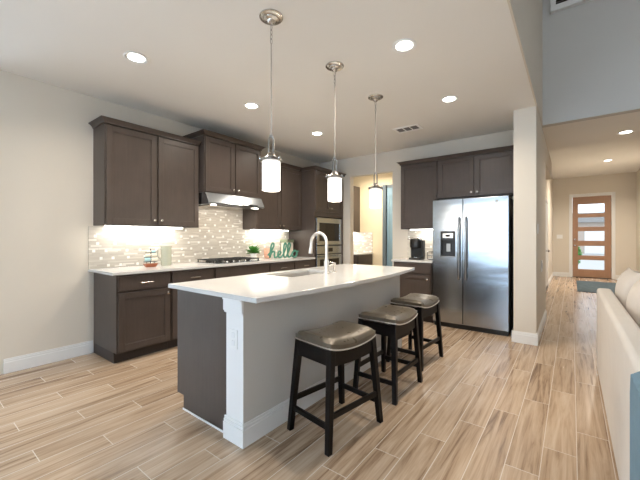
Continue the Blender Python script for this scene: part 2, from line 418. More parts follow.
def pull(fr, u, z, door, L=.13, t=.02):
    m = MB()
    m.tube([fr.pt(u-L/2, t+.028, z), fr.pt(u+L/2, t+.028, z)], .006, 10)
    for s in (-1, 1): m.tube([fr.pt(u+s*(L/2-.018), t, z), fr.pt(u+s*(L/2-.018), t+.028, z)], .005, 8)
    m.build('pull_handle', M['nickel'], door, smooth=True)
def crown(fr, u0, u1, zc, parent, ends, depth, h=.05, p=.05, name='crown_moulding'):
    """ends: (left returns, right returns) ; profile flares out"""
    m = MB(); st = [(0.008, 0, .012), (.016, .012, .022), (.030, .022, .036), (p, .036, h)]
    for q, z0, z1 in st:
        a = u0-(q if ends[0] else 0); b = u1+(q if ends[1] else 0)
        q0 = st[max(0, st.index((q, z0, z1))-1)][0]
        lo_a = u0-(q0 if ends[0] else 0); lo_b = u1+(q0 if ends[1] else 0)
        fr_pts = lambda aa, bb, ww, z: [fr.pt(aa, -depth, z), fr.pt(bb, -depth, z), fr.pt(bb, ww, z), fr.pt(aa, ww, z)]
        m.hexa(fr_pts(lo_a, lo_b, q0+.018, zc+z0), fr_pts(a, b, q+.018, zc+z1))
    m.build(name, M['cab'], parent)

# --- upper cabinets on the long wall
UY = 3.84
def upper(x0, x1, fy, z0, z1, label, ndoors=2, back=AY, ends=(True, True), zc=None, knobz=None, name='wall_cabinet', gap_r=0, group=None):
    t = thing(name, ((x0+x1)/2, back, z0), label, 'cabinet'); f = Fr('A', fy)
    MB().box(x0, x1, fy, back-.001, z0, z1).build('carcass', M['cab'], t, bevel=.0015)
    g_ = .004; w_ = (x1-x0-2*.012-(ndoors-1)*.022)/ndoors
    for k in range(ndoors):
        a = x0+.012+k*(w_+.022)
        d = shaker(f, a, a+w_, z0+.012, z1-.012, 'door', t)
        if ndoors == 2: knob(f, a+w_-.03 if k == 0 else a+.03, (z0+.065) if knobz is None else knobz, d)
        else: knob(f, a+w_-.03, z0+.065, d)
    crown(f, x0, x1 if x1 < 4.4 else 4.405, z1, t, ends, back-fy-.002)
    return t
t = upper(1.346, 2.428, UY, 1.385, 2.44, 'tall two-door dark brown wall cabinet at far left, left of the range hood', ends=(True, False))
m = MB().box(1.42, 2.30, 4.0, 4.05, 1.368, 1.384); o = m.build('under_cabinet_light', M['strip'], t)
tH = upper(2.432, 3.392, 3.73, 1.84, 2.565, 'raised two-door dark brown wall cabinet above the range hood')
t = upper(3.396, 4.462, UY, 1.385, 2.44, 'dark brown wall cabinet between the range hood and the oven tower', ends=(False, False))
m = MB().box(3.48, 4.30, 4.0, 4.05, 1.368, 1.384); m.build('under_cabinet_light', M['strip'], t)
area('strip_light_left', (1.86, 4.03, 1.36), (0, .15, -1), .88, .05, 2.6, (1, .93, .82))
area('strip_light_right', (3.89, 4.03, 1.36), (0, .15, -1), .82, .05, 2.6, (1, .93, .82))

# --- base cabinets on the long wall
f = Fr('A', 3.555); KY = 3.62
def base(x0, x1, label, spec, leftside=False, rightside=False):
    t = thing('base_cabinet', ((x0+x1)/2, AY, 0), label, 'cabinet')
    MB().box(x0, x1, f.a, AY-.001, .105, .884).build('carcass', M['cab'], t, bevel=.0015)
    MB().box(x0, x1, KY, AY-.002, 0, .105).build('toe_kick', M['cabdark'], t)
    if spec == 'drawer_door':
        d = shaker(f, x0+.012, x1-.012, .722, .868, 'drawer', t, flat=True); pull(f, (x0+x1)/2, .79, d)
        d = shaker(f, x0+.012, x1-.012, .125, .70, 'door', t); knob(f, x1-.045, .65, d)
    elif spec == 'cooktop':
        shaker(f, x0+.012, x1-.012, .722, .868, 'drawer_front', t, flat=True)
        xm = (x0+x1)/2
        d = shaker(f, x0+.012, xm-.003, .125, .70, 'door', t); knob(f, xm-.035, .65, d)
        d = shaker(f, xm+.003, x1-.012, .125, .70, 'door', t); knob(f, xm+.035, .65, d)
    return t
ta = base(1.35, 1.897, 'dark brown base cabinet at the far left end of the wall counter', 'drawer_door')
base(1.90, 2.455, 'dark brown drawer base cabinet just left of the cooktop cabinet', 'drawer_door')
base(2.458, 3.395, 'wide dark brown base cabinet under the gas cooktop', 'cooktop')
base(3.398, 3.945, 'dark brown base cabinet just right of the cooktop cabinet', 'drawer_door')
base(3.948, 4.462, 'dark brown base cabinet beside the oven tower under the hello sign', 'drawer_door')
o = MB().box(1.30, 4.462, 3.515, AY-.001, .8855, .9155).build('wall_countertop', M['quartz'], bevel=.003)
tag(o, 'long white quartz countertop along the left wall holding the cooktop', 'countertop')

# --- oven tower
t = thing('oven_tower_cabinet', (4.89, AY, 0), 'tall dark brown cabinet in the corner housing microwave and wall oven', 'cabinet')
f2 = Fr('A', 3.545)
m = MB().box(4.466, 4.50, 3.545, AY-.001, 0, 2.44).box(5.29, 5.325, 3.545, AY-.001, 0, 2.44).box(4.50, 5.29, 3.545, AY-.001, 1.63, 2.44)
m.box(4.50, 5.29, 3.545, AY-.001, 0, .46).box(4.50, 5.29, 4.1, AY-.001, .46, 1.63).box(5.325, 5.388, 3.56, 3.62, 0, 2.44)
m.build('carcass', M['cab'], t, bevel=.0015)
d = shaker(f2, 4.48, 4.892, 1.72, 2.428, 'door', t); knob(f2, 4.86, 1.79, d)
d = shaker(f2, 4.898, 5.31, 1.72, 2.428, 'door', t); knob(f2, 4.93, 1.79, d)
d = shaker(f2, 4.48, 5.31, .12, .44, 'drawer', t); pull(f2, 4.895, .34, d)
crown(f2, 4.466, 5.386, 2.44, t, (True, False), AY-3.545-.002)
# microwave
t = thing('built_in_microwave', (4.895, 3.6, 1.13), 'stainless built-in microwave with dark window, in the oven tower', 'microwave')
MB().box(4.512, 5.278, 3.548, 4.05, 1.135, 1.61).build('housing', M['black'], t)
f3 = Fr('A', 3.547)
m = MB(); f3.box(m, 4.512, 5.278, .001, .022, 1.125, 1.195); f3.box(m, 4.512, 5.278, .001, .022, 1.52, 1.61); f3.box(m, 4.512, 4.585, .001, .022, 1.195, 1.52); f3.box(m, 5.215, 5.278, .001, .022, 1.195, 1.52)
m.build('trim_frame', M['steel'], t, bevel=.002)
m = MB(); f3.box(m, 4.586, 5.06, .001, .016, 1.196, 1.519); m.build('glass_door', M['blackglass'], t)
m = MB(); f3.box(m, 5.063, 5.214, .001, .016, 1.196, 1.519); m.build('control_panel', M['black'], t)
# wall oven
t = thing('wall_oven', (4.895, 3.6, .47), 'stainless wall oven below the built-in microwave', 'oven')
MB().box(4.512, 5.278, 3.548, 4.05, .47, 1.105).build('housing', M['black'], t)
m = MB(); f3.box(m, 4.512, 5.278, .001, .022, .965, 1.105); m.build('control_panel', M['steel'], t, bevel=.002)
m = MB(); f3.box(m, 4.80, 4.99, .022, .024, 1.0, 1.07); m.build('display', M['blackglass'], t)
m = MB(); f3.box(m, 4.512, 5.278, .001, .026, .475, .950); m.build('door', M['steel'], t, bevel=.003)
d = t.children[-1]
m = MB(); f3.box(m, 4.60, 5.19, .026, .028, .55, .87); m.build('door_glass', M['blackglass'], d)
MB().tube([(4.56, 3.475, .915), (5.23, 3.475, .915)], .011, 10).tube([(4.60, 3.475, .915), (4.60, 3.521, .915)], .008, 8).tube([(5.19, 3.475, .915), (5.19, 3.521, .915)], .008, 8).build('door_handle', M['steel'], d, smooth=True)

# --- range hood
t = thing('range_hood', (2.91, 3.9, 1.66), 'slim stainless range hood under the raised cabinet, above the cooktop', 'range hood')
pts = [(2.437, 3.64, 1.685), (2.437, 3.635, 1.705), (2.437, 3.70, 1.838), (2.437, AY-.01, 1.838), (2.437, AY-.01, 1.69)]
MB().prism(pts, (.95, 0, 0)).build('canopy', M['steel'], t, bevel=.003)
for a in (2.52, 2.80, 3.04): MB().box(a, a+.24, 3.72, 4.05, 1.678, 1.6845).build('filter', M['nickel'], t)
for a in (2.55, 3.27): MB().lathe([(.03, 0), (.03, .006)], a, 3.69, 1.678, n=20).build('lamp_lens', M['lamp'], t)
MB().box(3.10, 3.26, 3.634, 3.66, 1.708, 1.722).build('button_strip', M['black'], t)
area('hood_light', (2.91, 3.72, 1.67), (0, .15, -1), .8, .06, 5, WARM)

# --- wall B cabinets
def upperB(y0, y1, z0, z1, label, nd, ends, kz):
    t = thing('wall_cabinet', (BX, (y0+y1)/2, z0), label, 'cabinet'); fb = Fr('B', 5.08)
    MB().box(5.08, BX-.001, y0, y1, z0, z1).build('carcass', M['cab'], t, bevel=.0015)
    w_ = (y1-y0-.024-(nd-1)*.02)/nd
    for k in range(nd):
        a = y0+.012+k*(w_+.02); d = shaker(fb, a, a+w_, z0+.012, z1-.012, 'door', t)
        u = a+.03 if (nd == 1 or k == 1) else a+w_-.03
        knob(fb, u, z0+.06, d)
    crown(fb, y0, y1, z1, t, ends, BX-5.08-.002)
    return t
t = upperB(1.627, 2.225, 1.392, 2.43, 'single-door dark brown wall cabinet above the coffee maker', 1, (False, True), 0)
MB().box(5.22, 5.27, 1.66, 2.12, 1.376, 1.391).build('under_cabinet_light', M['strip'], t)
area('strip_light_coffee', (5.25, 1.89, 1.37), (.15, 0, -1), .05, .45, 2.2, (1, .93, .82))
upperB(.585, 1.623, 1.845, 2.43, 'wide two-door dark brown wall cabinet above the refrigerator', 2, (False, False), 0)
t = thing('base_cabinet', (BX, 1.92, 0), 'dark brown base cabinet under the coffee maker beside the refrigerator', 'cabinet')
fb = Fr('B', 4.795)
MB().box(4.795, BX-.001, 1.625, 2.22, .105, .884).build('carcass', M['cab'], t, bevel=.0015)
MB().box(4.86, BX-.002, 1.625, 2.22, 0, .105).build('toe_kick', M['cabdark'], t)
d = shaker(fb, 1.637, 2.208, .722, .868, 'drawer', t, flat=True)
d = shaker(fb, 1.637, 2.208, .125, .70, 'door', t); knob(fb, 1.68, .64, d)
o = MB().box(4.755, BX-.001, 1.605, 2.24, .8855, .9155).build('side_countertop', M['quartz'], bevel=.003)
tag(o, 'short white quartz countertop beside the refrigerator under the coffee maker', 'countertop')

# --- refrigerator
t = thing('refrigerator', (5.05, 1.105, 0), 'large stainless side-by-side refrigerator with ice and water dispenser', 'refrigerator')
FX = 4.725; yl, yr, ys = 1.583, .632, 1.178
MB().box(4.80, 5.385, yr+.008, yl-.008, .02, 1.775).build('housing', M['black'], t, bevel=.004)
MB().box(4.77, 4.80, yr+.01, yl-.01, 0, .06).build('kick_grille', M['black'], t)
def fdoor(y0, y1, cut=None):
    m = MB()
    def panel(a, b, z0, z1): m.box(FX, 4.795, a, b, z0, z1)
    if cut:
        c0, c1, e0, e1 = cut
        panel(y0, c0, .07, 1.785); panel(c1, y1, .07, 1.785); panel(c0, c1, .07, e0); panel(c0, c1, e1, 1.785)
    else: panel(y0, y1, .07, 1.785)
    return m.build('door', M['steel'], t, bevel=.004 if not cut else 0)
dr = fdoor(yr, ys-.004); dl = fdoor(ys+.004, yl, (1.275, 1.475, .985, 1.345))
for y, par in ((ys+.045, dl), (ys-.045, dr)):
    MB().tube([(FX, y, 1.53), (FX-.045, y, 1.515), (FX-.055, y, 1.45), (FX-.057, y, 1.10), (FX-.055, y, .75), (FX-.045, y, .70), (FX, y, .685)], .013, 12).build('handle', M['steel'], par, smooth=True)
d = MB().box(4.79, 4.794, 1.275, 1.475, .985, 1.345).box(FX, 4.794, 1.275, 1.279, .985, 1.345).box(FX, 4.794, 1.471, 1.475, .985, 1.345).build('dispenser', M['black'], dl)
MB().box(FX+.002, 4.785, 1.28, 1.47, 1.215, 1.34).build('dispenser_panel', M['black'], dl)
MB().box(FX-.001, FX+.002, 1.305, 1.445, 1.25, 1.315).build('button_bezel', M['nickel'], dl)
MB().box(4.75, 4.765, 1.35, 1.40, 1.06, 1.17).build('dispenser_paddle', M['pewter'], dl)
MB().box(FX-.002, FX-.001, 1.345, 1.405, 1.27, 1.297).build('dispenser_display', M['blackglass'], dl)
MB().box(FX+.01, 4.785, 1.28, 1.47, .987, .995).build('drip_tray', M['nickel'], dl)
m = MB().lathe([(.020, 0), (.020, -.002)], FX, .765, 1.722, ax='x', n=24)
m.build('round_logo', M['white'], dr)
m = MB()
m.tube([(FX-.003, .765+.016*math.cos(a), 1.722+.016*math.sin(a)) for a in [2*PI*k/20 for k in range(20)]], .0014, 6, closed=True)
m.tube([(FX-.003, .765+y_, 1.722+z_) for y_, z_ in ((.001, .006), (.006, .008), (.010, .003), (.008, -.006), (.002, -.006), (.003, 0))], .0013, 6)
m.tube([(FX-.003, .765+y_, 1.722+z_) for y_, z_ in ((-.009, .003), (-.004, .007), (-.002, .003), (-.007, .0), (-.008, -.006), (-.002, -.006))], .0013, 6)
m.build('logo_emblem', M['darkframe'], dr)
for y in (yr+.06, yl-.06): MB().box(4.74, 4.83, y-.03, y+.03, 1.786, 1.80).build('hinge_cover', M['black'], t)

# ------------------------------------------------------------------ island
WY = 1.562; IX0, IX1 = 1.285, 3.54
t = thing('kitchen_island', (2.42, 1.9, 0), 'large kitchen island with pale half wall, dark end panel and white baseboard', 'kitchen island')
M['island_wall'] = painted('island_wall_paint', (.60, .58, .545))
MB().box(IX0, IX1, WY, 1.725, 0, .8845).build('half_wall', M['island_wall'], t)
MB().box(IX0-.001, IX0+.0, WY, 1.725, .135, .80).build('end_face', M['trim'], t)
def ring(z0, z1, q):   # moulding ring around front and both ends of the half wall
    return (IX0-q, IX1+q, WY-q, 1.735)
m = MB()
for z0, z1, q in ((0, .105, .018), (.105, .122, .013), (.122, .138, .008)):
    m.box(IX0-q, IX1+q, WY-q, WY, z0, z1).box(IX0-q, IX0, WY, 1.737, z0, z1).box(IX1, IX1+q, WY, 1.737, z0, z1)
m.build('baseboard', M['trim'], t, bevel=.002)
m = MB()
for z0, z1, q in ((.868, .8845, .024), (.80, .868, .018), (.787, .80, .010)):
    m.box(IX0-q, IX0, WY, 1.737, z0, z1)
m.box(IX0-.018, IX0, WY-.006, WY, .80, .8845)
m.build('cap_moulding', M['trim'], t, bevel=.003)
m = MB().prism([(IX0+.015, 1.7255, 0), (IX0+.015, 1.7255, .884), (IX0+.015, 2.333, .884), (IX0+.015, 2.333, .105), (IX0+.015, 2.25, .105), (IX0+.015, 2.25, 0)], (.02, 0, 0))
m.build('end_panel', M['cab'], t, bevel=.001)
MB().box(IX0+.011, IX0+.015, 1.738, 2.255, 0, .012).build('floor_caulk_strip', M['trim'], t)
fi = Fr('I', 2.295)
m = MB().box(IX0+.036, 2.06, 1.7255, 2.295, .105, .884).box(2.84, IX1, 1.7255, 2.295, .105, .884).box(2.06, 2.84, 1.7255, 2.295, .105, .66).box(IX0+.036, IX1, 1.7255, 2.235, 0, .105)
m.box(2.06, 2.84, 2.275, 2.295, .66, .884)
m.build('cabinet_carcass', M['cab'], t)
xs = [IX0+.04, 1.68, 2.05, 2.45, 2.84, 3.19, IX1]
for a, b in zip(xs, xs[1:]):
    d = shaker(fi, a+.004, b-.004, .722, .868, 'drawer', t, flat=True)
    if b < 3.2 and a > 2: pass
    else: pull(fi, (a+b)/2, .79, d, .10)
    d = shaker(fi, a+.004, b-.004, .125, .70, 'door', t); knob(fi, b-.04, .65, d)
# outlet on the island end
o = thing('electrical_outlet', (IX0-.001, 1.65, .63), 'white duplex outlet plate on the end of the island', 'outlet')
MB().box(IX0-.007, IX0-.0015, 1.613, 1.687, .572, .688).build('cover_plate', M['plastic'], o, bevel=.002)
for z in (.605, .655):
    m = MB().box(IX0-.010, IX0-.007, 1.636, 1.664, z-.016, z+.016); m.build('socket', M['white'], o, bevel=.001)
# countertop with bowed front and sink cut-out
SX0, SX1, SY0, SY1 = 2.08, 2.74, 1.895, 2.25
bm = bmesh.new(); CX0, CX1 = 1.235, 3.615
st = [CX0+(SX0-CX0)*k/10 for k in range(10)]+[SX0+(SX1-SX0)*k/8 for k in range(9)]+[SX1+(CX1-SX1)*k/10 for k in range(1, 11)]
yf = lambda x: 1.322+(.072 if x < 2.415 else .095)*((x-2.415)/1.2)**2
cols = []
for x in st: cols.append([bm.verts.new((x, y, .9155)) for y in (yf(x), SY0, SY1, 2.345)])
for i in range(len(st)-1):
    for j in range(3):
        if j == 1 and st[i] >= SX0-1e-6 and st[i+1] <= SX1+1e-6: continue
        bm.faces.new((cols[i][j], cols[i+1][j], cols[i+1][j+1], cols[i][j+1]))
r = bmesh.ops.extrude_face_region(bm, geom=bm.faces[:])
bmesh.ops.translate(bm, vec=(0, 0, -.03), verts=[v for v in r['geom'] if isinstance(v, bmesh.types.BMVert)])
m = MB(); m.bm.free(); m.bm = bm
o = m.build('island_countertop', M['quartz'], bevel=.003)
tag(o, 'white quartz island countertop with a bowed seating edge and sink cut-out', 'countertop')
# sink
t = thing('undermount_sink', (2.41, 2.09, .66), 'stainless undermount sink set into the island countertop', 'sink')
q = .006
m = MB().box(SX0-q, SX1+q, SY0-q, SY1+q, .68, .684).box(SX0-q, SX0-q+.003, SY0-q, SY1+q, .684, .885).box(SX1+q-.003, SX1+q, SY0-q, SY1+q, .684, .885)
m.box(SX0-q, SX1+q, SY0-q, SY0-q+.003, .684, .885).box(SX0-q, SX1+q, SY1+q-.003, SY1+q, .684, .885)
m.build('basin', M['sinksteel'], t)
MB().lathe([(.045, 0), (.045, .004), (.03, .002)], 2.41, 2.09, .684, n=20).build('drain', M['nickel'], t, smooth=True)
# faucet
t = thing('kitchen_faucet', (2.49, 1.83, .9155), 'tall brushed nickel gooseneck faucet behind the island sink', 'faucet')
MB().lathe([(.030, 0), (.030, .008), (.024, .012), (.024, .115), (.019, .125), (.016, .14)], 2.49, 1.83, .9155, n=24).build('faucet_body', M['satin'], t, smooth=True)
pts = [(2.49, 1.83, 1.05), (2.49, 1.83, 1.205)]
for k in range(0, 13):
    a = PI*k/12; pts.append((2.49, 1.83+.092-.092*math.cos(a), 1.205+.092*math.sin(a)))
pts += [(2.49, 2.016, 1.165)]
MB().tube(pts, .0145, 14).build('gooseneck_spout', M['satin'], t, smooth=True)
MB().tube([(2.49, 2.015, 1.175), (2.49, 2.020, 1.14), (2.49, 2.026, 1.10)], [.0165, .018, .020], 14).build('spray_head', M['satin'], t, smooth=True)
MB().tube([(2.49, 1.83, .985), (2.53, 1.828, .985), (2.585, 1.826, .995)], [.012, .009, .007], 10).build('lever_handle', M['satin'], t, smooth=True)
t = thing('soap_dispenser', (2.62, 1.91, .9155), 'small nickel soap dispenser beside the island faucet', 'soap dispenser')
# stands on the deck between faucet and sink
t.location = (2.64, 1.845, .9155)
MB().lathe([(.020, 0), (.020, .006), (.012, .010), (.012, .07), (.015, .075), (.015, .092), (.006, .096)], 2.64, 1.845, .9155, n=20).build('pump_body', M['nickel'], t, smooth=True)
MB().tube([(2.64, 1.845, 1.0), (2.64, 1.87, 1.01), (2.64, 1.925, 1.005)], .006, 8).build('spout', M['nickel'], t, smooth=True)

# ------------------------------------------------------------------ bar stools
def stool():
    r = thing('bar_stool', (0, 0, 0), 'x', 'stool', 'saddle-seat bar stools along the island')
    zt = .575; tx, ty, bx, by = .195, .145, .248, .176
    for sx_ in (-1, 1):
        for sy_ in (-1, 1):
            a, b = .021, .017
            lo = [(sx_*bx+dx*b, sy_*by+dy*b, 0) for dx, dy in ((-1, -1), (1, -1), (1, 1), (-1, 1))]
            hi = [(sx_*tx+dx*a, sy_*ty+dy*a, zt+.015) for dx, dy in ((-1, -1), (1, -1), (1, 1), (-1, 1))]
            MB().hexa(lo, hi).build('leg', M['stoolwood'], r, bevel=.003)
    # aprons: curved lower edge, saddle upper edge
    for s in (-1, 1):
        n = 14; top = []; bot = []
        for k in range(n+1):
            u_ = -1+2*k/n; x = tx*u_; top.append((x, s*(ty+.012), zt-.022+.030*u_*u_)); bot.append((x, s*(ty+.012), zt-.085-.004+.028*u_*u_*0+.0-.012*(1-u_*u_)))
        MB().prism(top+bot[::-1], (0, -s*.02, 0)).build('apron', M['stoolwood'], r)
        MB().box(s*(tx+.012)-.01, s*(tx+.012)+.01, -ty, ty, zt-.085, zt+.005).build('apron', M['stoolwood'], r)
    def at(z): k = 1-z/(zt+.015); return tx+(bx-tx)*k, ty+(by-ty)*k
    x_, y_ = at(.20)
    for s in (-1, 1): MB().box(-x_, x_, s*y_-.009, s*y_+.009, .183, .217).build('stretcher', M['stoolwood'], r, bevel=.002)
    x_, y_ = at(.145)
    for s in (-1, 1): MB().box(s*x_-.009, s*x_+.009, -y_, y_, .128, .162).build('stretcher', M['stoolwood'], r, bevel=.002)
    # saddle cushion: closed grid shell
    bm = bmesh.new(); nx, ny = 20, 14; hx, hy = .222, .170
    def sad(u_): return .030*u_*u_
    topv = {}; botv = {}
    for i in range(nx+1):
        for j in range(ny+1):
            u_ = -1+2*i/nx; v_ = -1+2*j/ny
            cu, cv = abs(u_), abs(v_)
            sq = 1-.035*(cu**6)*(cv**6)                       # slightly rounded corners
            x = hx*u_*sq; y = hy*v_*sq
            crownz = .044*(1-cu**7)**.5*(1-cv**5)**.5
            topv[i, j] = bm.verts.new((x, y, zt+.026+sad(u_)-.006+crownz*.85))
            botv[i, j] = bm.verts.new((x*.992, y*.992, zt-.012+sad(u_)-.006+.002))
    for i in range(nx):
        for j in range(ny):
            bm.faces.new((topv[i, j], topv[i+1, j], topv[i+1, j+1], topv[i, j+1]))
            bm.faces.new((botv[i, j], botv[i, j+1], botv[i+1, j+1], botv[i+1, j]))
    per = [(i, 0) for i in range(nx)]+[(nx, j) for j in range(ny)]+[(i, ny) for i in range(nx, 0, -1)]+[(0, j) for j in range(ny, 0, -1)]
    for a, b in zip(per, per[1:]+per[:1]): bm.faces.new((botv[a], botv[b], topv[b], topv[a]))
    edge = [topv[p].co.copy() for p in per]
    m = MB(); m.bm.free(); m.bm = bm; seat = m.build('seat', M['leather'], r, smooth=True)
    # nailhead trim: small domes all the way round, one mesh
    m = MB(); L = 0; pts = []
    for a, b in zip(edge, edge[1:]+edge[:1]):
        seg = (b-a).length; k = max(1, round(seg/.0125))
        for q_ in range(k): pts.append(a.lerp(b, q_/k))
    for p in pts:
        dirx = Vector((p.x/hx, p.y/hy, 0)); dirn = Vector((math.copysign(1, p.x), 0, 0)) if abs(dirx.x) > abs(dirx.y) else Vector((0, math.copysign(1, p.y), 0))
        c = Vector(p)+dirn*.0005+Vector((0, 0, -.030))
        bmesh.ops.create_icosphere(m.bm, subdivisions=1, radius=.0058, matrix=Matrix.Translation(c))
    nh = m.build('nailhead_trim', M['nail'], seat, smooth=True, off=(0, 0, 0)); nh['label'] = 'row of shiny silver nailheads'
    return r
s0 = stool(); s0.location = (1.808, 1.25, 0); s0.rotation_euler = (0, 0, math.radians(-9))
s0['label'] = 'bar stool nearest the camera, bronze leather saddle seat, nearest the island pillar end'
dup(s0, (2.555, 1.228, 0), math.radians(-1), 'middle bar stool of the three, standing between the near and far stools')
dup(s0, (3.295, 1.285, 0), math.radians(-4), 'bar stool farthest along the island, closest to the refrigerator')

# ------------------------------------------------------------------ cooktop and counter things
t = thing('gas_cooktop', (2.91, 3.83, .9155), 'black and steel gas cooktop set in the wall counter under the hood', 'cooktop')
MB().box(2.53, 3.29, 3.60, 4.08, .916, .924).build('cooktop_plate', M['steel'], t, bevel=.002)
for cx, cy in ((2.66, 3.73), (2.66, 3.96), (2.91, 3.86), (3.16, 3.73), (3.16, 3.96)):
    MB().lathe([(.045, 0), (.045, .010), (.034, .012), (.034, .020), (.01, .022)], cx, cy, .924, n=18).build('burner', M['iron'], t, smooth=True)
for a, b in ((2.545, 2.785), (2.79, 3.03), (3.035, 3.275)):
    m = MB(); z0, z1 = .950, .962
    for y in (3.635, 3.845, 4.05): m.box(a, b, y-.005, y+.005, z0, z1)
    for x in (a+.005, (a+b)/2, b-.005): m.box(x-.005, x+.005, 3.635, 4.05, z0, z1)
    for x in (a+.07, b-.07): m.box(x-.004, x+.004, 3.70, 3.99, z0+.004, z1+.004)
    for x in (a+.006, b-.006):
        for y in (3.64, 4.045): m.box(x-.006, x+.006, y-.006, y+.006, .924, z0)
    m.build('grate', M['iron'], t)
for k in range(5): MB().lathe([(.016, 0), (.016, .018), (.012, .022)], 2.71+.10*k, 3.618, .924, n=14).build('control_knob', M['nickel'], t, smooth=True)

# wire and cloth sailing ship ornament
x0, y0, z0 = 1.83, 3.87, .916
t = thing('ship_ornament', (x0, y0, z0), 'small model sailing ship with red-brown hull and aqua sails on the counter', 'ornament')
pts = []
hull = [(-.075, .0), (-.085, .038), (.085, .038), (.075, .0)]
m = MB().hexa([(x0-.055, y0-.018, z0), (x0+.055, y0-.018, z0), (x0+.055, y0+.018, z0), (x0-.055, y0+.018, z0)], [(x0-.078, y0-.03, z0+.04), (x0+.078, y0-.03, z0+.04), (x0+.078, y0+.03, z0+.04), (x0-.078, y0+.03, z0+.04)])
m.build('hull', M['hull'], t, bevel=.004)
m = MB().tube([(x0, y0, z0+.038), (x0, y0, z0+.21)], .0055, 8).tube([(x0-.045, y0, z0+.038), (x0-.045, y0, z0+.17)], .003, 8).tube([(x0+.045, y0, z0+.038), (x0+.045, y0, z0+.19)], .003, 8)
for z, w_ in ((.062, .078), (.112, .072), (.162, .058)): m.tube([(x0-w_, y0, z0+z), (x0+w_, y0, z0+z)], .0045, 8)
m.build('masts', M['iron'], t)
def sail(xa, xb, za, zb, mm):
    m = MB(); n = 6; pa = []
    for k in range(n+1):
        zz = za+(zb-za)*k/n; b_ = -.012*math.sin(PI*k/n)-.006; pa.append((b_, zz))
    prof = [(xa, y0+b_, z) for b_, z in pa]+[(xa, y0+b_+.003, z) for b_, z in pa[::-1]]
    m.prism(prof, (xb-xa, 0, 0)); return m.build('sail', mm, t)
sail(x0-.072, x0-.006, z0+.066, z0+.108, M['sail']); sail(x0+.006, x0+.072, z0+.066, z0+.108, M['sailw'])
sail(x0-.062, x0-.006, z0+.116, z0+.158, M['sailw']); sail(x0+.006, x0+.062, z0+.116, z0+.158, M['sailw'])
sail(x0-.05, x0-.006, z0+.166, z0+.192, M['sailw']); sail(x0+.006, x0+.05, z0+.166, z0+.192, M['sail'])
# glass pitcher
x0, y0 = 2.045, 3.93
t = thing('glass_pitcher', (x0, y0, .916), 'pale green glass pitcher beside the model ship', 'pitcher')
MB().lathe([(.056, 0), (.060, .01), (.062, .08), (.060, .20), (.064, .235), (.060, .235), (.056, .20), (.057, .08), (.055, .012)], x0, y0, .916, n=28).build('pitcher_body', M['glassgreen'], t, smooth=True)
MB().tube([(x0-.058, y0, .916+.20), (x0-.10, y0, .916+.195), (x0-.105, y0, .916+.12), (x0-.058, y0, .916+.06)], .008, 10).build('pitcher_handle', M['glassgreen'], t, smooth=True)
# potted plant
x0, y0, z0 = 3.49, 4.0, .916
t = thing('potted_plant', (x0, y0, z0), 'small green leafy plant in white pot right of the cooktop', 'potted plant')
MB().lathe([(.040, 0), (.050, .07), (.055, .09), (.048, .088), (.04, .06)], x0, y0, z0, n=24).build('pot', M['white'], t, smooth=True)
m = MB(); rnd = random.Random(3)
for k in range(70):
    a = rnd.random()*2*PI; e = rnd.uniform(.0, 1.3); L = rnd.uniform(.09, .165); w_ = .026
    d = Vector((math.cos(a)*math.cos(e), math.sin(a)*math.cos(e)*.7, math.sin(e))); s_ = d.cross(Vector((0, 0, 1))).normalized()*w_
    b = Vector((x0, y0, z0+.085))+d*.02; c = b+d*L*.55; up = Vector((0, 0, .008))
    v = [m.bm.verts.new(q_) for q_ in (b, c+s_+up, b+d*L-Vector((0, 0, .015)), c-s_+up, c-Vector((0, 0, .004)))]
    m.bm.faces.new((v[0], v[1], v[4])); m.bm.faces.new((v[1], v[2], v[4])); m.bm.faces.new((v[2], v[3], v[4])); m.bm.faces.new((v[3], v[0], v[4]))
m.build('leaves', M['green'], t)
# peach cup
t = thing('clay_mug', (3.80, 4.0, .916), 'peach coloured clay mug between the plant and hello sign', 'mug')
MB().lathe([(.050, 0), (.060, .02), (.064, .12), (.060, .165), (.054, .165), (.057, .12), (.05, .03)], 3.80, 4.0, .916, n=24).build('mug_body', M['pink'], t, smooth=True)
MB().tube([(3.745, 3.98, 1.05), (3.71, 3.97, 1.03), (3.71, 3.97, .98), (3.745, 3.98, .96)], .007, 8).build('mug_handle', M['pink'], t, smooth=True)
# canister
t = thing('tall_canister', (4.31, 4.04, .916), 'tall pale canister with olive lid behind the hello sign', 'canister')
MB().box(4.23, 4.39, 3.96, 4.12, .916, 1.17).build('canister_body', M['jar'], t, bevel=.012)
MB().box(4.22, 4.40, 3.95, 4.13, 1.17, 1.225).build('canister_lid', M['olive'], t, bevel=.006)
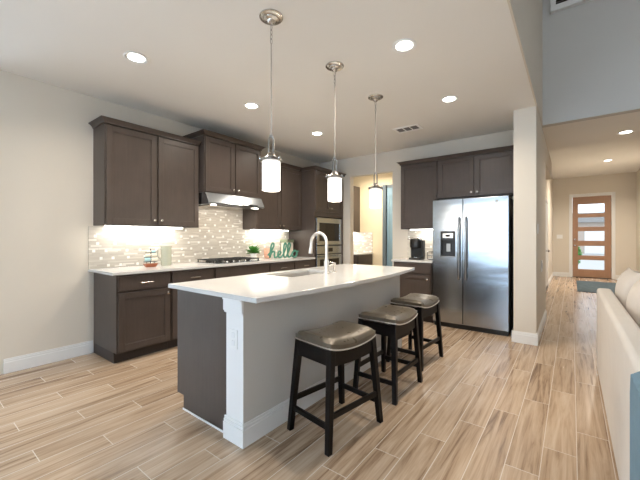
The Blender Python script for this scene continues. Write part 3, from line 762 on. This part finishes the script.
# hello sign
def catmull(P, n=8):
    out = []; P = [P[0]]+P+[P[-1]]
    for i in range(1, len(P)-2):
        for k in range(n):
            u_ = k/n; a, b, c, d = P[i-1], P[i], P[i+1], P[i+2]
            out.append(tuple(.5*((2*b[j])+(-a[j]+c[j])*u_+(2*a[j]-5*b[j]+4*c[j]-d[j])*u_**2+(-a[j]+3*b[j]-3*c[j]+d[j])*u_**3) for j in (0, 1)))
    out.append(P[-2]); return out
hp = [(0, .25), (.22, .62), (.42, 1.10), (.44, 1.36), (.33, 1.42), (.24, 1.15), (.18, .60), (.14, .02), (.22, .38), (.36, .60), (.48, .56), (.48, .25), (.52, .04), (.64, .06),
      (.78, .22), (.95, .42), (.95, .58), (.84, .62), (.76, .45), (.76, .18), (.88, .02), (1.04, .10),
      (1.22, .50), (1.38, 1.10), (1.36, 1.38), (1.26, 1.38), (1.20, 1.05), (1.18, .45), (1.24, .06), (1.36, .06),
      (1.54, .50), (1.70, 1.10), (1.68, 1.38), (1.58, 1.38), (1.52, 1.05), (1.50, .45), (1.56, .06), (1.70, .06), (1.84, .30),
      (2.0, .60), (2.16, .60), (2.24, .34), (2.14, .06), (1.98, .02), (1.86, .18), (1.90, .48), (2.06, .66), (2.22, .55), (2.36, .60)]
pp = catmull(hp, 6); sc_ = .165
ang = math.radians(-20); ux, uy = math.cos(ang), math.sin(ang); ox, oy, oz = 3.67, 3.86, .916+.014
m = MB(); m.tube([(ox+p[0]*sc_*1.42*ux, oy+p[0]*sc_*1.42*uy, oz+p[1]*sc_) for p in pp], .0150, 8)
o = m.build('hello_sign', M['teal'], smooth=True, off=(3.93, 3.78, .916))
tag(o, 'sage green cursive wooden word sign reading hello on the counter', 'sign')

# coffee maker
t = thing('coffee_maker', (5.0, 1.93, .916), 'black and silver pod coffee maker on the counter by the refrigerator', 'coffee maker')
X, Y, Z = 4.93, 1.93, .916
MB().box(X-.02, X+.20, Y-.095, Y+.095, Z, Z+.03).box(X+.08, X+.20, Y-.095, Y+.095, Z+.03, Z+.30).build('machine_body', M['black'], t, bevel=.012)
MB().lathe([(.088, 0), (.092, .02), (.092, .12), (.080, .135)], X+.05, Y, Z+.185, n=28).build('brew_head', M['black'], t, smooth=True)
MB().tube([(X-.05+.10*(1-math.cos(a))*.3, Y+.085*math.cos(a), Z+.305+.035*math.sin(a)) for a in [PI*k/10 for k in range(11)]], .010, 10).build('silver_handle', M['nickel'], t, smooth=True)
MB().box(X+.09, X+.19, Y+.098, Y+.15, Z, Z+.29).build('water_tank', M['jar'], t, bevel=.01)
MB().lathe([(.06, 0), (.06, .008)], X+.04, Y, Z+.031, n=20).build('drip_tray', M['nickel'], t)
t = thing('coffee_pod_rack', (5.2, 1.73, .916), 'low dark wire pod rack between the coffee maker and refrigerator', 'rack')
m = MB()
for z in (.005, .06, .115): m.tube([(5.10, 1.66, .916+z), (5.30, 1.66, .916+z), (5.30, 1.79, .916+z), (5.10, 1.79, .916+z)], .004, 6, closed=True)
for x, y in ((5.10, 1.66), (5.30, 1.66), (5.30, 1.79), (5.10, 1.79)): m.tube([(x, y, .917), (x, y, 1.035)], .004, 6)
m.build('wire_frame', M['iron'], t)
for z in (.010, .065): MB().box(5.105, 5.295, 1.665, 1.785, .916+z, .916+z+.004).build('shelf', M['white'], t)

# ------------------------------------------------------------------ ceiling lights
def downlight(): 
    r = thing('recessed_downlight', (0, 0, 0), 'x', 'ceiling light', 'recessed downlights in the ceilings')
    MB().lathe([(.064, -.001), (.096, -.001), (.096, -.005), (.088, -.010), (.066, -.004)], n=32, cap=False).build('trim_ring', M['trim'], r, smooth=True)
    MB().lathe([(.065, -.001), (.065, -.0035)], n=32).build('lens', M['lamp'], r)
    return r
dl = downlight(); first = True
spots = [(1.275, 2.95, H, 'recessed downlight near the upper left, above the left end of the counter'),
         (2.555, 2.96, H, 'recessed downlight above the aisle in front of the range hood'),
         (3.82, 2.98, H, 'recessed downlight beyond the pendants, near the oven tower'),
         (2.50, 1.065, H, 'large bright recessed downlight right of the middle pendant canopy'),
         (3.765, 1.08, H, 'recessed downlight in front of the refrigerator, beside the ceiling vent'),
         (6.50, -.62, H, 'recessed downlight in the low hall soffit at the right edge'),
         (10.9, -.71, 3.19, 'recessed downlight in the foyer ceiling before the front door')]
for i, (x, y, z, lab) in enumerate(spots):
    if i == 0: dl.location = (x, y, z); dl['label'] = lab
    else: dup(dl, (x, y, z), 0, lab)
    if i == 6: pass
    sl_ = area('downlight_beam', (x, y, z-.02), (0, 0, -1), .13, .13, (14, 14, 14, 14, 14, 10, 60)[i], WARM, 150, 'DISK')

# pendants
def pendant():
    r = thing('pendant_light', (0, 0, 0), 'x', 'pendant lamp', 'glass cylinder pendants over the island')
    MB().lathe([(.082, 0), (.082, -.008), (.074, -.014), (.052, -.016), (.052, -.024), (.030, -.030), (.020, -.050), (.008, -.056)], n=32).build('canopy', M['nickel'], r, smooth=True)
    # short chain links then rod
    m = MB()
    for k in range(4):
        zc = -.075-.032*k
        m.tube([((.008*math.cos(a) if k % 2 else 0), (0 if k % 2 else .008*math.cos(a)), zc+.020*math.sin(a)) for a in [2*PI*q_/12 for q_ in range(12)]], .0025, 6, closed=True)
    m.build('chain', M['pewter'], r, smooth=True)
    MB().tube([(0, 0, -.185), (0, 0, -.83)], .0042, 8).build('rod', M['rodmetal'], r, smooth=True)
    m = MB()
    for s in (-1, 1): m.tube([(q_*.608*s, -q_*.794*s, z_) for q_, z_ in ((0, -.83), (.014, -.845), (.016, -.86), (.016, -.965))], .0062, 8)
    m.lathe([(.012, -.84), (.012, -.825)], n=12)
    m.build('stirrup', M['pewter'], r, smooth=True)
    MB().lathe([(.010, -.940), (.026, -.950), (.034, -.972), (.058, -.984), (.078, -.992), (.080, -1.008), (.069, -1.012), (.02, -1.0)], n=32).build('cap', M['pewter'], r, smooth=True)
    m = MB()
    for k in range(3):
        a = 2*PI*k/3+.5; m.lathe([(.006, 0), (.008, .01), (.004, .018)], .072*math.cos(a)*1.08, .072*math.sin(a)*1.08, -.998, n=8)
    m.build('thumb_screws', M['nickel'], r, smooth=True)
    MB().lathe([(.010, -1.008), (.063, -1.012), (.063, -1.208), (.054, -1.211), (.054, -1.02)], n=36).build('glass_shade', M['shade'], r, smooth=True)
    return r
p0 = pendant()
for i, (x, y, lab) in enumerate(((1.612, 1.662, 'nearest and largest-looking pendant lamp, over the near end of the island'), (2.417, 1.685, 'middle pendant lamp over the sink'), (3.221, 1.703, 'farthest pendant lamp, in front of the pantry opening'))):
    if i == 0: p0.location = (x, y, H); p0['label'] = lab
    else: dup(p0, (x, y, H), 0, lab)
    l = bpy.data.lights.new('pendant_bulb', 'POINT'); l.energy = 6; l.color = (1, .88, .72); l.shadow_soft_size = .05
    o = bpy.data.objects.new('pendant_bulb', l); C.objects.link(o); o.location = (x, y, H-1.26)

# ceiling vent
t = thing('ceiling_vent', (4.425, 1.83, H), 'white rectangular air vent in the kitchen ceiling', 'vent')
m = MB().box(4.31, 4.345, 1.652, 2.013, H-.010, H-.0005).box(4.505, 4.54, 1.652, 2.013, H-.010, H-.0005).box(4.345, 4.505, 1.652, 1.685, H-.010, H-.0005).box(4.345, 4.505, 1.98, 2.013, H-.010, H-.0005)
for y in (1.783, 1.881): m.box(4.345, 4.505, y-.007, y+.007, H-.010, H-.0005)
m.build('vent_frame', M['ventwhite'], t)
MB().box(4.345, 4.505, 1.685, 1.98, H-.003, H-.0008).build('vent_backing', M['ventdark'], t)
m = MB()
for k in range(8): m.box(4.350+.019*k, 4.355+.019*k, 1.685, 1.98, H-.0085, H-.003)
m.build('vent_slats', M['ventdark'], t)
# high return grille on the tall grey wall
t = thing('return_air_grille', (5.41, -.3, 4.28), 'white framed air grille high on the tall grey wall', 'vent')
gz = 4.265; xw = 5.42
m = MB().box(xw-.07, xw-.001, -1.0, .23, gz, gz+.075).box(xw-.07, xw-.001, .17, .23, gz+.075, gz+.6).box(xw-.07, xw-.001, -1.0, -.94, gz+.075, gz+.6).box(xw-.07, xw-.001, -1.0, .23, gz+.6, gz+.675)
m.build('grille_frame', M['trim'], t, bevel=.006)
MB().box(xw-.012, xw-.001, -.94, .17, gz+.075, gz+.6).build('grille_backing', M['black'], t)
m = MB()
for k in range(12): m.box(xw-.035, xw-.012, -.94, .17, gz+.12+.040*k, gz+.126+.040*k)
m.build('grille_slats', M['ventdark'], t)
# ------------------------------------------------------------------ switches on the walls
def plate(name, x0, x1, y0, y1, z0, z1, label, rock, cat='switch'):
    t = thing(name, ((x0+x1)/2, (y0+y1)/2, z0), label, cat)
    MB().box(x0, x1, y0, y1, z0, z1).build('cover_plate', M['plastic'], t)
    MB().box(*rock).build('rocker', M['white'], t)
plate('light_switch', 13.293, 13.2995, .24, .40, 1.23, 1.36, 'white switch plate on the far wall left of the front door', (13.289, 13.293, .28, .36, 1.26, 1.33))
plate('light_switch', 4.70, 4.78, .322, .3295, 1.30, 1.42, 'white switch plate on the hall side of the wall end', (4.72, 4.76, .318, .322, 1.33, 1.39))
plate('wall_thermostat', 5.28, 5.40, .318, .3295, .80, .95, 'white control box low on the hall side wall', (5.30, 5.38, .314, .318, .84, .91), 'thermostat')

# ------------------------------------------------------------------ pantry furniture
t = thing('pantry_wall_cabinet', (6.4, 4.3, 1.38), 'dark wall cabinet seen through the pantry opening', 'cabinet')
MB().box(6.36, 6.699, 3.95, 5.09, 1.385, 2.44).build('carcass', M['cab'], t, bevel=.0015)
fp = Fr('B', 6.36)
for a, b in ((3.96, 4.33), (4.34, 4.71), (4.72, 5.08)):
    d = shaker(fp, a, b, 1.395, 2.43, 'door', t); knob(fp, a+.03, 1.46, d)
t = thing('pantry_base_cabinet', (6.35, 4.3, 0), 'dark base cabinet with drawers seen through the pantry opening', 'cabinet')
MB().box(6.07, 6.699, 3.62, 5.09, .10, .884).box(6.14, 6.699, 3.62, 5.09, 0, .10).build('carcass', M['cab'], t, bevel=.0015)
fp = Fr('B', 6.07)
for a, b in ((3.63, 3.98), (3.99, 4.34), (4.35, 4.70), (4.71, 5.08)):
    d = shaker(fp, a, b, .72, .865, 'drawer', t, flat=True); pull(fp, (a+b)/2, .79, d, .12)
    d = shaker(fp, a, b, .12, .70, 'door', t); knob(fp, a+.03, .64, d)
o = MB().box(6.04, 6.699, 3.60, 5.09, .8855, .9155).build('pantry_countertop', M['quartz'], bevel=.003)
tag(o, 'white countertop on the cabinets in the pantry beyond the opening', 'countertop')
struct('trim_backsplash_pantry', MB().box(6.691, 6.6995, 3.62, 5.09, .917, 1.384), M['mosaic_y'])
area('pantry_light', (5.95, 3.4, 2.76), (0, 0, -1), .14, .14, 34, WARM, 160, 'DISK')
area('pantry_strip', (6.55, 4.1, 1.37), (.1, 0, -1), .05, .7, 5, (1, .95, .85))
# ornate round plate on pantry counter
t = thing('round_basket', (6.4, 4.12, .9155), 'round woven beige basket on the pantry counter', 'basket')
MB().lathe([(.07, 0), (.12, .06), (.135, .14), (.11, .22), (.07, .25), (.065, .24), (.10, .21), (.125, .14), (.11, .065), (.06, .01)], 6.38, 4.12, .9155, n=24).build('basket_body', M['jar'], t, smooth=True)
MB().tube([(6.38, 4.12+.09*math.cos(a), 1.155+.09*math.sin(a)) for a in [PI*k/10 for k in range(11)]], .008, 8).build('basket_handle', M['jar'], t, smooth=True)
# glazed pantry door, standing open beyond the opening
d = thing('door_3', (6.68, 2.9, 0), None, None); d['kind'] = 'structure'
MB().box(6.62, 6.699, 3.25, 3.33, 0, 2.42).box(6.66, 6.699, 2.55, 2.61, 0, 2.42).box(6.66, 6.699, 2.61, 3.27, 2.36, 2.42).build('door_frame', M['darkframe'], d)
MB().box(6.67, 6.698, 3.18, 3.25, .01, 2.36).box(6.67, 6.698, 2.61, 2.70, .01, 2.36).box(6.67, 6.698, 2.70, 3.18, .01, .2).box(6.67, 6.698, 2.70, 3.18, 2.18, 2.36).build('door_leaf', M['darkblue'], d)
MB().box(6.68, 6.69, 2.70, 3.18, .2, 2.18).build('glass_pane', M['frosted'], d)

# ------------------------------------------------------------------ rug, sofa
m = MB().box(9.75, 12.15, -1.30, -.10, .001, .014)
o = m.build('entry_rug', M['rug'], bevel=.004, off=(10.95, -.70, 0)); tag(o, 'mottled blue-grey rug on the floor before the front door', 'rug')
t = thing('sofa', (2.6, -.65, 0), 'large cream upholstered sofa with its back to the hall walkway', 'sofa')
bm = bmesh.new()
m = MB().box(1.30, 4.05, -.29, -.185, .03, .783); m.build('back', M['sofa'], t, bevel=.025, bevseg=4, smooth=True)
MB().box(1.30, 4.05, -1.12, -.29, .03, .30).build('base', M['sofa'], t, bevel=.02, smooth=True)
for a, b in ((1.05, 1.30), (3.80, 4.05)):
    if a > 3: MB().box(a, b, -1.12, -.60, .30, .60).build('arm', M['sofa'], t, bevel=.05, bevseg=4, smooth=True)
    else: MB().box(a, b-.002, -1.12, -.20, .03, .60).build('arm', M['sofa'], t, bevel=.05, bevseg=4, smooth=True)
for a in (1.32, 2.56): MB().box(a, a+1.22, -1.10, -.60, .305, .40).build('seat_cushion', M['cushion'], t, bevel=.04, bevseg=4, smooth=True)
for x in (1.12, 3.88):
    for y in (-1.06, -.26): MB().lathe([(.02, 0), (.03, .03)], x, y, 0, n=12).build('foot', M['cabdark'], t)
def pillow(name, c, sx_, sy_, sz_, rot, label, cat='pillow', mm='cushion', group=None, parent=None):
    bm = bmesh.new(); n = 14; top = {}
    for s in (-1, 1):
        for i in range(n+1):
            for j in range(n+1):
                u_ = -1+2*i/n; v_ = -1+2*j/n
                h_ = (max(0, 1-abs(u_)**2.6)*max(0, 1-abs(v_)**2.6))**.5
                pin = 1-.06*(1-abs(u_*v_))*0
                x = u_*(1-.07*(1-v_*v_)*abs(u_)**3); z = v_*(1-.07*(1-u_*u_)*abs(v_)**3)
                wr = .03*math.sin(5*u_+3*v_)*h_
                top[s, i, j] = bm.verts.new((x*sx_/2, s*(h_+wr)*sy_/2+(0), z*sz_/2))
    for s in (-1, 1):
        for i in range(n):
            for j in range(n):
                bm.faces.new([top[s, i, j], top[s, i+1, j], top[s, i+1, j+1], top[s, i, j+1]][::s])
    bmesh.ops.remove_doubles(bm, verts=bm.verts, dist=.0005)
    m = MB(); m.bm.free(); m.bm = bm
    o = m.build(name, M[mm], smooth=True); o.location = c; o.rotation_euler = rot
    return tag(o, label, cat, group)
G_ = 'loose cream back pillows on the sofa'
pillow('back_pillow', (3.86, -.45, .695), .66, .28, .57, (math.radians(-6), 0, math.radians(0)), 'puffy cream back pillow at the far end of the sofa', group=G_)
pillow('back_pillow', (3.185, -.455, .69), .66, .27, .55, (math.radians(-6), math.radians(3), 0), 'puffy cream back pillow second from the far end of the sofa', group=G_)
pillow('back_pillow', (2.51, -.455, .685), .66, .27, .54, (math.radians(-6), math.radians(-3), 0), 'puffy cream back pillow on the near half of the sofa, cut by the frame', group=G_)
# throw over the sofa back
n = 10; outer = []
prof = [(-.176, .10), (-.176, .30), (-.176, .50), (-.176, .70), (-.178, .765), (-.20, .786), (-.225, .787), (-.25, .787), (-.275, .786)]
m = MB(); bm = m.bm; g0 = []; g1 = []
NX = 12
for i in range(NX+1):
    x = 1.32+(1.60-1.32)*i/NX; w_ = .004*math.sin(i*1.9)
    g0.append([bm.verts.new((x, y+(.0 if y < -.2 else abs(w_)), z)) for y, z in prof])
    g1.append([bm.verts.new((x, y+(.0 if y < -.2 else abs(w_))+(.010 if y > -.2 else .003), z+(.010 if y < -.2 else 0))) for y, z in prof])
K = len(prof)
for i in range(NX):
    for j in range(K-1):
        bm.faces.new((g0[i][j], g0[i+1][j], g0[i+1][j+1], g0[i][j+1])); bm.faces.new((g1[i][j], g1[i][j+1], g1[i+1][j+1], g1[i+1][j]))
    bm.faces.new((g0[i][0], g1[i][0], g1[i+1][0], g0[i+1][0])); bm.faces.new((g0[i][-1], g0[i+1][-1], g1[i+1][-1], g1[i][-1]))
for i in (0, NX):
    for j in range(K-1): bm.faces.new((g0[i][j], g0[i][j+1], g1[i][j+1], g1[i][j]))
o = m.build('throw_blanket', M['throw'], smooth=True, off=(1.66, -.2, .79)); tag(o, 'blue-grey throw blanket hanging over the sofa back at the right edge', 'blanket')

# ------------------------------------------------------------------ outside the front door
struct('ground_outside', MB().box(13.45, 40, -12, 12, -.12, -.02), M['concrete'])
o = MB().box(16, 23, 1.2, 11, -.02, .0).build('front_lawn', M['lawn']); tag(o, 'green lawn outside, seen through the lower door panes', 'lawn', kind='stuff')
t = thing('garden_shrub', (15.5, -.02, -.02), 'green shrub outside behind the left of the front door panes', 'shrub')
m = MB(); rnd = random.Random(5)
for k in range(900):
    a = rnd.random()*2*PI; e = math.asin(rnd.uniform(-.8, 1)); rr = rnd.uniform(.5, 1)
    c = Vector((15.5+.35*rr*math.cos(a)*math.cos(e), .05+.35*rr*math.sin(a)*math.cos(e), .60+.50*rr*math.sin(e)))
    q1 = Vector((rnd.uniform(-1, 1), rnd.uniform(-1, 1), rnd.uniform(-1, 1))).normalized()*.045; q2 = q1.orthogonal().normalized()*.03
    v = [m.bm.verts.new(x_) for x_ in (c-q1, c+q2, c+q1, c-q2)]; m.bm.faces.new(v)
m.build('foliage', M['green'], t)
MB().tube([(15.5, .05, -.02), (15.5, .05, .5)], .03, 8).build('stem', M['hull'], t)
t = thing('neighbour_house', (36, -2, -.02), 'pale brick house across the street seen through the front door', 'house')
MB().box(34, 38, -8, 4, -.02, 2.5).build('wall', M['brick'], t)
MB().prism([(33.6, -8.4, 2.5), (38.4, -8.4, 2.5), (36, -8.4, 3.4)], (0, 12.8, 0)).build('roof', M['ventdark'], t)
MB().box(33.95, 34, -3.5, -.8, 0, 2.1).build('garage_door', M['trim'], t)
